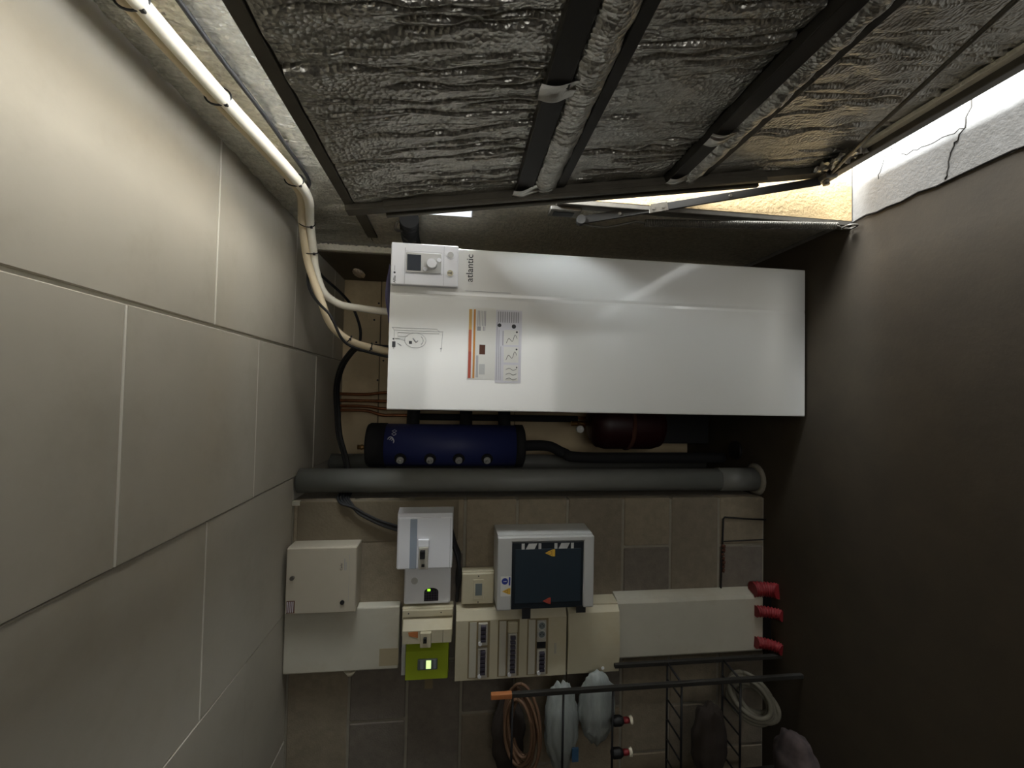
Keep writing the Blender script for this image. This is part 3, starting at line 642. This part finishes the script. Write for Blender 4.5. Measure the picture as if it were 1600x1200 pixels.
lines_part('grille_bars', mat('grille_violet', (74, 62, 84), .6), gr, [(-.930, -.885, 1.642+.0115*k, 1.644+.0115*k) for k in range(5)]+[(-.927+.011*k, -.9255+.011*k, 1.637, 1.696) for k in range(4)], 1.9965, .0008)
bx('lamp', M['led'], gr, -.889, -.879, 1.9945, 1.997, 1.671, 1.684, .001)
MB().disc((-.842, 1.9985, 1.742), (0, -1, 0), .015, .0015, 24).build('push_button', M['greyplastic'], cm)
# small cream box
cr = thing('cream_box', (-.88, BY, 1.385), 'small cream square box with a grey window beside the green meter column', 'box')
bx('body', M['cream'], cr, -.951, -.805, 1.996, BY, 1.383, 1.531, .004)
bx('front', M['cream'], cr, -.949, -.811, 1.984, 1.998, 1.386, 1.529, .005, 3)
bx('window_frame', M['cream'], cr, -.928, -.838, 1.980, 1.985, 1.432, 1.480, .002)
bx('window', M['lcd'], cr, -.908, -.855, 1.978, 1.981, 1.440, 1.470)
mb = MB(); mb.disc((-.824, 1.9842, 1.456), (0, -1, 0), .003, .001, 10); mb.disc((-.94, 1.9842, 1.456), (0, -1, 0), .003, .001, 10); mb.build('screw', M['ink'], cr)['kind'] = 'stuff'
# grey enclosure with smoked door
ge = thing('grey_enclosure', (-.78, BY, .95), 'large light grey enclosure with a dark smoked door and warning stickers', 'enclosure')
mb = MB(); frustum(mb, -.936, -.612, .948, 1.384, 1.905, BY, .004, .004); mb.build('body', M['greyplastic'], ge)
bx('left_rim', M['greyplastic'], ge, -.933, -.618, 1.880, 1.907, 1.318, 1.382, .006, 3)
bx('right_rim', M['greyplastic'], ge, -.933, -.618, 1.880, 1.907, .950, .998, .006, 3)
bx('upper_rim', M['greyplastic'], ge, -.640, -.618, 1.880, 1.907, .990, 1.325, .005, 3)
sd_ = bx('smoked_door', M['smoke'], ge, -.932, -.641, 1.884, 1.906, .998, 1.318, .004)
bx('door_window', mat('smoked_window', (44, 54, 62), .3), sd_, -.905, -.672, 1.8825, 1.885, 1.010, 1.304, .001)
for zc in (1.232, 1.086):
    mb = MB()
    for dz0, dz1, s_ in ((.032, .045, 0), (-.018, .02, .006), (-.042, -.03, 0)):
        mb.prism([(-.672, zc+dz0+s_), (-.672, zc+dz1+s_), (-.648, zc+dz1-s_), (-.648, zc+dz0-s_)], 'y', 1.8815, 1.8845)
        mb.build('vent_window', M['greyplastic'], sd_); mb = MB()
def tri(name, m, x, z, y, s, par):
    # warning triangle, its point towards the upper end of the wall strip
    mb = MB().prism([(x-s*.9, z-s), (x+s*.9, z-s), (x, z+s)], 'y', y-.0006, y); o = mb.build(name, m, par)
    q = MB().prism([(x-s*.5, z-s*.7), (x+s*.5, z-s*.7), (x, z+s*.45)], 'y', y-.0011, y-.0006).build('triangle_border', M['ink'], o)
    q2 = MB().prism([(x-s*.38, z-s*.62), (x+s*.38, z-s*.62), (x, z+s*.28)], 'y', y-.0014, y-.0011).build('triangle_fill', m, o)
    return o
tri('warning_sticker', M['yellow'], -.690, 1.156, 1.8822, .017, sd_); lines_part('sticker_text', M['yellow'], sd_, [(-.705, -.675, 1.128, 1.138)], 1.8822, .0006)
tri('warning_sticker', M['warnred'], -.898, 1.165, 1.8822, .015, sd_); lines_part('sticker_text', M['warnred'], sd_, [(-.912, -.884, 1.144, 1.149)], 1.8822, .0006)
st = bx('notice_sticker', M['paperwhite'], ge, -.870, -.786, 1.8792, 1.8802, 1.320, 1.366)
MB().disc((-.806, 1.8792, 1.348), (0, -1, 0), .014, .0006, 24).build('blue_disc', M['blueprint'], st)
text_part('i', .022, -.8087, 1.3405, 1.8785, M['paperwhite'], st)
lines_part('blue_text', M['blueprint'], st, [(-.824, -.789, 1.324, 1.331)], 1.8792, .0005)
tri('warning_triangle', M['yellow'], -.849, 1.345, 1.8792, .015, st); lines_part('yellow_text', M['yellow'], st, [(-.862, -.836, 1.323, 1.330)], 1.8792, .0005)
bx('tape_strip', M['black'], ge, -.972, -.925, 1.882, 1.8845, 1.232, 1.270); bx('tape_strip', M['black'], ge, -.955, -.925, 1.882, 1.8845, .985, 1.028)
# main breaker panel
bp = thing('breaker_panel', (-1.12, BY, 1.055), 'cream breaker panel with three rows of switches and two round sockets', 'panel')
mb = MB(); frustum(mb, -1.262, -.965, 1.053, 1.555, 1.965, BY, .006, .003); mb.build('base', M['cream'], bp)
mb = MB(); mb.hexa([(-1.262, 1.945, 1.054), (-1.002, 1.945, 1.054), (-1.002, 1.945, 1.553), (-1.262, 1.945, 1.553)], [(-1.262, 1.967, 1.054), (-.968, 1.967, 1.054), (-.968, 1.967, 1.553), (-1.262, 1.967, 1.553)]); mb.build('front', M['cream'], bp)
def module_row(zc, spans, extras):
    fr = bx('row_opening', M['dirt'], bp, -1.252, -1.004, 1.9425, 1.946, zc-.048, zc+.048, .001)
    bx('label_strip', M['panelboard'], fr, -1.248, -1.008, 1.9405, 1.943, zc+.012, zc+.042)
    for x0, x1, nsw in spans:
        m_ = bx('breaker_module', M['clear'], fr, x0, x1, 1.930, 1.944, zc-.036, zc+.004, .002)
        for k in range(nsw):
            xx = x1-(k+.6)*(x1-x0-.02)/nsw
            m2 = MB().box(xx-.0055, xx+.0055, 1.914, 1.931, zc-.028, zc-.006, .001)
            m2.build('switch', mat_sw, m_)
        MB().cyl((x0+.011, 1.931, zc-.004), (x0+.011, 1.922, zc-.004), .008, n=14).build('seal_knob', M['whiteplastic'], m_)
    for e in extras: e(fr, zc)
mat_sw = mat('switch_violet', (58, 54, 66), .5)
module_row(1.450, [(-1.105, -1.010, 4), (-1.246, -1.118, 6)], [])
def blank(fr, zc):
    bx('blanking_cover', M['cream'], fr, -1.058, -1.008, 1.928, 1.944, zc-.038, zc+.006, .006, 3); bx('switch', M['black'], fr, -1.082, -1.068, 1.920, 1.931, zc-.026, zc-.010, .001)
module_row(1.318, [(-1.246, -1.060, 8)], [blank])
def socks(fr, zc):
    for x in (-1.030, -1.068):
        so = MB().cyl((x, 1.944, zc-.016), (x, 1.930, zc-.016), .0185, n=28).build('socket', M['greyplastic'], fr)
        MB().cyl((x, 1.9302, zc-.016), (x, 1.9292, zc-.016), .0145, n=24).build('socket_well', M['lcd'], so)
        mb = MB()
        for dx, dz in ((0, .007), (0, -.007), (.007, 0)): mb.disc((x+dx, 1.9292, zc-.016+dz), (0, -1, 0), .0022, .0008, 10)
        mb.build('socket_hole', M['ink'], so)
    bx('socket_module', M['clear'], fr, -1.105, -1.010, 1.936, 1.944, zc-.037, zc+.005, .002); bx('gap_module', M['black'], fr, -1.135, -1.107, 1.9395, 1.943, zc-.036, zc+.004)
module_row(1.186, [(-1.246, -1.138, 5)], [socks])
lines_part('brand_print', M['inklight'], bp, [(-1.165, -1.118, 1.101, 1.104), (-1.165, -1.118, 1.107, 1.109)], 1.9449, .0005)
# main switch above the green meter
ms = thing('main_switch', (-1.03, BY, 1.57), 'cream main switch with two black levers and an orange arrow above the green meter', 'switch')
bx('base', M['cream'], ms, -1.085, -.957, 1.992, BY, 1.566, 1.792, .004)
mb = MB(); mb.hexa([(-1.08, 1.925, 1.572), (-1.025, 1.925, 1.572), (-1.025, 1.925, 1.780), (-1.08, 1.925, 1.780)], [(-1.084, 1.994, 1.568), (-.995, 1.994, 1.568), (-.995, 1.994, 1.786), (-1.084, 1.994, 1.786)]); mb.build('body', M['cream'], ms)
bx('terminal_cover', M['cream'], ms, -.992, -.962, 1.975, 1.994, 1.569, 1.789, .003)
lv = bx('lever_block', M['cream'], ms, -1.090, -1.028, 1.908, 1.927, 1.658, 1.705, .003)
for x in (-1.048, -1.060): bx('lever', M['black'], lv, x-.004, x+.004, 1.894, 1.909, 1.676, 1.690, .001)
MB().prism([(-1.055, 1.715), (-1.028, 1.715), (-1.028, 1.735), (-1.030, 1.757), (-1.046, 1.752)], 'y', 1.9235, 1.925).build('orange_arrow', M['wood'], ms)
lines_part('seam', M['ink'], ms, [(-1.079, -1.027, 1.608, 1.6095)], 1.925, .0006)
mb = MB(); mb.disc((-.975, 1.975, 1.762), (0, -1, 0), .003, .001, 10); mb.disc((-.975, 1.975, 1.62), (0, -1, 0), .003, .001, 10); mb.build('screw', M['ink'], ms)['kind'] = 'stuff'
# green meter
gm = thing('green_meter', (-1.19, BY, 1.58), 'lime green electricity meter with a lit pale display below the main switch', 'meter')
mb = MB(); mb.hexa([(-1.255, 1.960, 1.584), (-1.132, 1.960, 1.584), (-1.132, 1.960, 1.768), (-1.255, 1.960, 1.768)], [(-1.262, BY, 1.580), (-1.085, BY, 1.580), (-1.085, BY, 1.772), (-1.262, BY, 1.772)]); mb.build('body', M['green'], gm)
bx('side_plate', M['greyplastic'], gm, -1.255, -1.085, 1.995, BY, 1.772, 1.79, .002)
dp = bx('display_frame', M['lcd'], gm, -1.213, -1.166, 1.956, 1.961, 1.630, 1.716, .004)
bx('display', M['meterlcd'], dp, -1.207, -1.172, 1.9545, 1.957, 1.658, 1.679)
bx('button', M['bluegrey'], dp, -1.208, -1.171, 1.9545, 1.957, 1.690, 1.705, .002); bx('button', M['bluegrey'], dp, -1.208, -1.171, 1.9545, 1.957, 1.636, 1.648, .002)
tag(bx('tape_piece', M['dirt'], None, -1.35, -1.255, 2.040, NW-.0032, 1.652, 1.688), 'small brownish piece of tape hanging below the green meter', 'tape')
# plain cover panel
pc = thing('cover_panel', (-1.12, BY, .80), 'plain cream cover box with rounded front to the floor side of the breaker panel', 'cover')
mb = MB(); frustum(mb, -1.262, -.955, .802, 1.050, 1.965, BY, .004, .003); mb.build('base', M['cream'], pc)
pts = [(-1.260, 1.968)]+[(-1.258+.27*t, 1.942-.010*math.sin(math.pi*t)) for t in np.linspace(0, 1, 13)]+[(-.962, 1.968)]
MB().prism(pts, 'z', .805, 1.047).build('lid', M['cream'], pc)
MB().disc((-1.238, 1.940, .882), (0, -1, 0), .007, .003, 16).build('screw_cap', M['whiteplastic'], pc)
# lower trunking
lt = thing('lower_trunking', (-1.09, BY, .06), 'wide white trunking cover running from the cover box to the floor', 'trunking')
pts = [(-1.232, BY), (-1.232, 1.992), (-1.222, 1.984), (-.975, 1.984), (-.958, 1.992), (-.942, BY)]
MB().prism(pts, 'z', .055, .80).build('cover', M['panelboard'], lt)
MB().prism([(-1.228, BY), (-1.228, 1.995), (-.95, 1.995), (-.945, BY)], 'z', .0, .056).build('open_end', M['black'], lt)
# red conduits at its foot
for k, (x, y_, lb) in enumerate([(-.935, 1.985, 'red ribbed conduit at the trunking foot, nearest the alcove'), (-1.03, 1.96, 'red ribbed conduit in the middle of the trunking foot'), (-1.18, 1.96, 'red ribbed conduit at the trunking foot, farthest from the alcove')]):
    n_r = 9; pts, rs = [], []
    tgt = Vector((x+.03*(1-k)*.5, y_-.05, .0)); a = Vector((x, y_+.03, .10))
    for q in range(n_r*4+1):
        t = q/(n_r*4); ang = t*1.35
        pts.append(Vector((x+.01*(1-k)*t, y_+.012-.07*(1-math.cos(ang)), .10-.10*math.sin(ang)/math.sin(1.35)))); rs.append(.033-.005*(k > 0)+.0035*math.cos(2*math.pi*n_r*t)-(.004 if k else 0))
    tag(MB().tube(pts, rs, 18).build('red_conduit', M['redconduit']), lb, 'conduit', 'red conduits at the trunking foot')
# thin wiring on the lowest blocks
wc = thing('wall_wire', (-.71, 2.04, .12), 'thin black wire looped on the lowest wall blocks left of the downpipe', 'wire')
MB().tube([(-.607, 2.040, .0), (-.600, 2.040, .12), (-.591, 2.040, .222), (-.60, 2.040, .230), (-.725, 2.042, .232), (-.82, 2.042, .237), (-.95, 2.042, .239)], .0042, 8).build('wire', M['black'], wc)
MB().tube([(-.707, 2.041, .0), (-.712, 2.041, .226)], .003, 8).build('wire', M['black'], wc)
Hh = np.random.default_rng(8)
mb = MB()
for z in np.linspace(-.73, -.85, 7): mb.cyl((z, 2.041, .228+Hh.uniform(-.006, .006)), (z-.012, 2.036, .232), Hh.uniform(.006, .010), n=8)
mb.build('rusty_hinge', M['rust'], wc)

# ------------------------------------------------------------------ wire rack and what it holds (dark lower edge of the photo)
rk = thing('wire_rack', (-1.4, 1.8, 0), 'dark steel wire rack with orange post tip standing left against the block wall', 'rack')
for (x, y_, z1, nm) in ((-1.236, 1.80, 1.32, 'post'), (-1.225, 1.93, .83, 'post'), (-1.75, 1.80, 1.32, 'post'), (-1.75, 1.93, .83, 'post')):
    bx(nm, M['bar'], rk, x-.009, x+.009, y_-.009, y_+.009, 0, z1, .002)
bx('post_tip', M['wood'], rk, -1.247, -1.225, 1.789, 1.811, 1.318, 1.405, .003)
for z in (1.315, 1.10, .885, .575, .30):
    MB().tube([(-1.236, 1.80, z), (-1.75, 1.80, z)], .005, 8).build('front_rod', M['black'], rk)
    if z < .83: MB().tube([(-1.225, 1.93, z), (-1.75, 1.93, z)], .005, 8).build('rear_rod', M['black'], rk)
for z in (.575, .30):
    MB().tube([(-1.236, 1.80, z), (-1.225, 1.93, z)], .005, 8).build('side_rod', M['black'], rk)
    for k in range(5):
        x = -1.30-.09*k; MB().tube([(x, 1.80, z), (x, 1.93, z)], .004, 6).build('cross_rod', M['black'], rk)
def blob(name, c, rx, ry, rz, m, seed, label, cat, group=None, amp=.16, n=22):
    gq = np.random.default_rng(seed); ph = gq.uniform(0, 6.3, (9, 4)); fr = gq.uniform(2, 7, (9, 3)) if seed < 90 else gq.uniform(4, 12, (9, 3))
    mb = MB(); b2 = bmesh.new(); bmesh.ops.create_icosphere(b2, subdivisions=4, radius=1)
    for v in b2.verts:
        p = v.co.normalized(); h = sum(abs(math.sin(fr[i, 0]*p.x+ph[i, 0])*math.sin(fr[i, 1]*p.y+ph[i, 1])*math.sin(fr[i, 2]*p.z+ph[i, 2]))**.7 for i in range(9))/9
        k = 1+amp*(h*4-1); v.co = Vector((c[0]+rx*p.x*k, c[1]+ry*p.y*k, c[2]+rz*p.z*k))
    mb._merge(b2)
    for f_ in mb.b.faces: f_.smooth = True
    return tag(mb.build(name, m, None, loc=c), label, cat, group)
bg1 = blob('plastic_bag', (-1.44, 1.89, 1.085), .175, .05, .07, M['bag'], 92, 'crumpled grey plastic bag hanging narrow inside the rack', 'bag')
MB().box(-1.56, -1.50, 1.832, 1.84, 1.02, 1.05, .003).build('blue_print', M['bagblue'], bg1)
blob('plastic_bag', (-1.37, 1.885, .925), .14, .04, .08, M['bag'], 95, 'wider pale plastic bag hanging to the floor side of the narrow one', 'bag')
def loops(name, c, R, m, label, n=6, seed=1, r=.006, flat_=(1, .35, .55), cat='cable'):
    gq = np.random.default_rng(seed); t_ = thing(name, c, label, cat)
    for k in range(n):
        a0 = gq.uniform(0, .6); kx = R*gq.uniform(.75, 1.1); off = gq.uniform(-.02, .02, 3)
        pts = [(c[0]+off[0]+kx*flat_[0]*math.cos(t), c[1]+off[1]+flat_[1]*.1*math.sin(t+a0), c[2]+off[2]*1.5+kx*flat_[2]*math.sin(t+a0*.5)) for t in np.linspace(0, 2*math.pi, 33)]
        MB().tube(pts, r, 7).build('loop', m, t_)
    return t_
blob('foam_lump', (RX-.008, 2.60, 2.16), .016, .075, .028, M['foam'], 91, 'pale lump of foam on the dark side wall above the heat pump', 'foam')
loops('cable_coil', (-1.43, 1.88, 1.26), .16, M['brown'], 'brown hanging coil of cable near the upper end of the rack', 7, 31, .007, (1, .3, .4))
loops('cord_coil', (-1.37, 1.87, .19), .085, M['cord'], 'off-white coiled cord hanging low in the rack', 9, 32, .011, (.9, .5, .8))
blob('dark_bundle', (-1.52, 1.965, 1.31), .17, .045, .07, M['darkcloth'], 23, 'dark brown bundle hanging behind the brown cable coil', 'bundle')
for k, (x, lb) in enumerate(((-1.385, 'black handled tool with red collar and white tip, nearer the trunking'), (-1.52, 'black handled tool with red collar and white tip, farther from the trunking'))):
    bt = thing('hanging_tool', (x, 1.815, .79), lb, 'tool', 'dark handled tools in the rack')
    MB().tube([(x, 1.815, .883), (x, 1.815, .875), (x, 1.815, .845), (x, 1.815, .832)], [.012, .021, .021, .014], 18).build('handle', M['black'], bt)
    MB().tube([(x, 1.815, .833), (x, 1.815, .815), (x, 1.815, .804)], [.012, .013, .009], 16).build('collar', M['redconduit'], bt)
    MB().cyl((x, 1.815, .805), (x, 1.815, .793), .016, .018, 18).build('tip', M['edge'], bt)
blob('storage_sack', (-1.55, 1.865, .405), .17, .045, .075, M['darkcloth'], 24, 'dark sack lying on the lowest rack level', 'sack')
blob('rag_bundle', (-1.60, 1.75, .07), .14, .10, .07, mat('patterned_cloth', (70, 60, 58), .9, var=.5, vscale=18), 25, 'pale patterned rag bundle on the floor at the foot of the rack', 'rag')
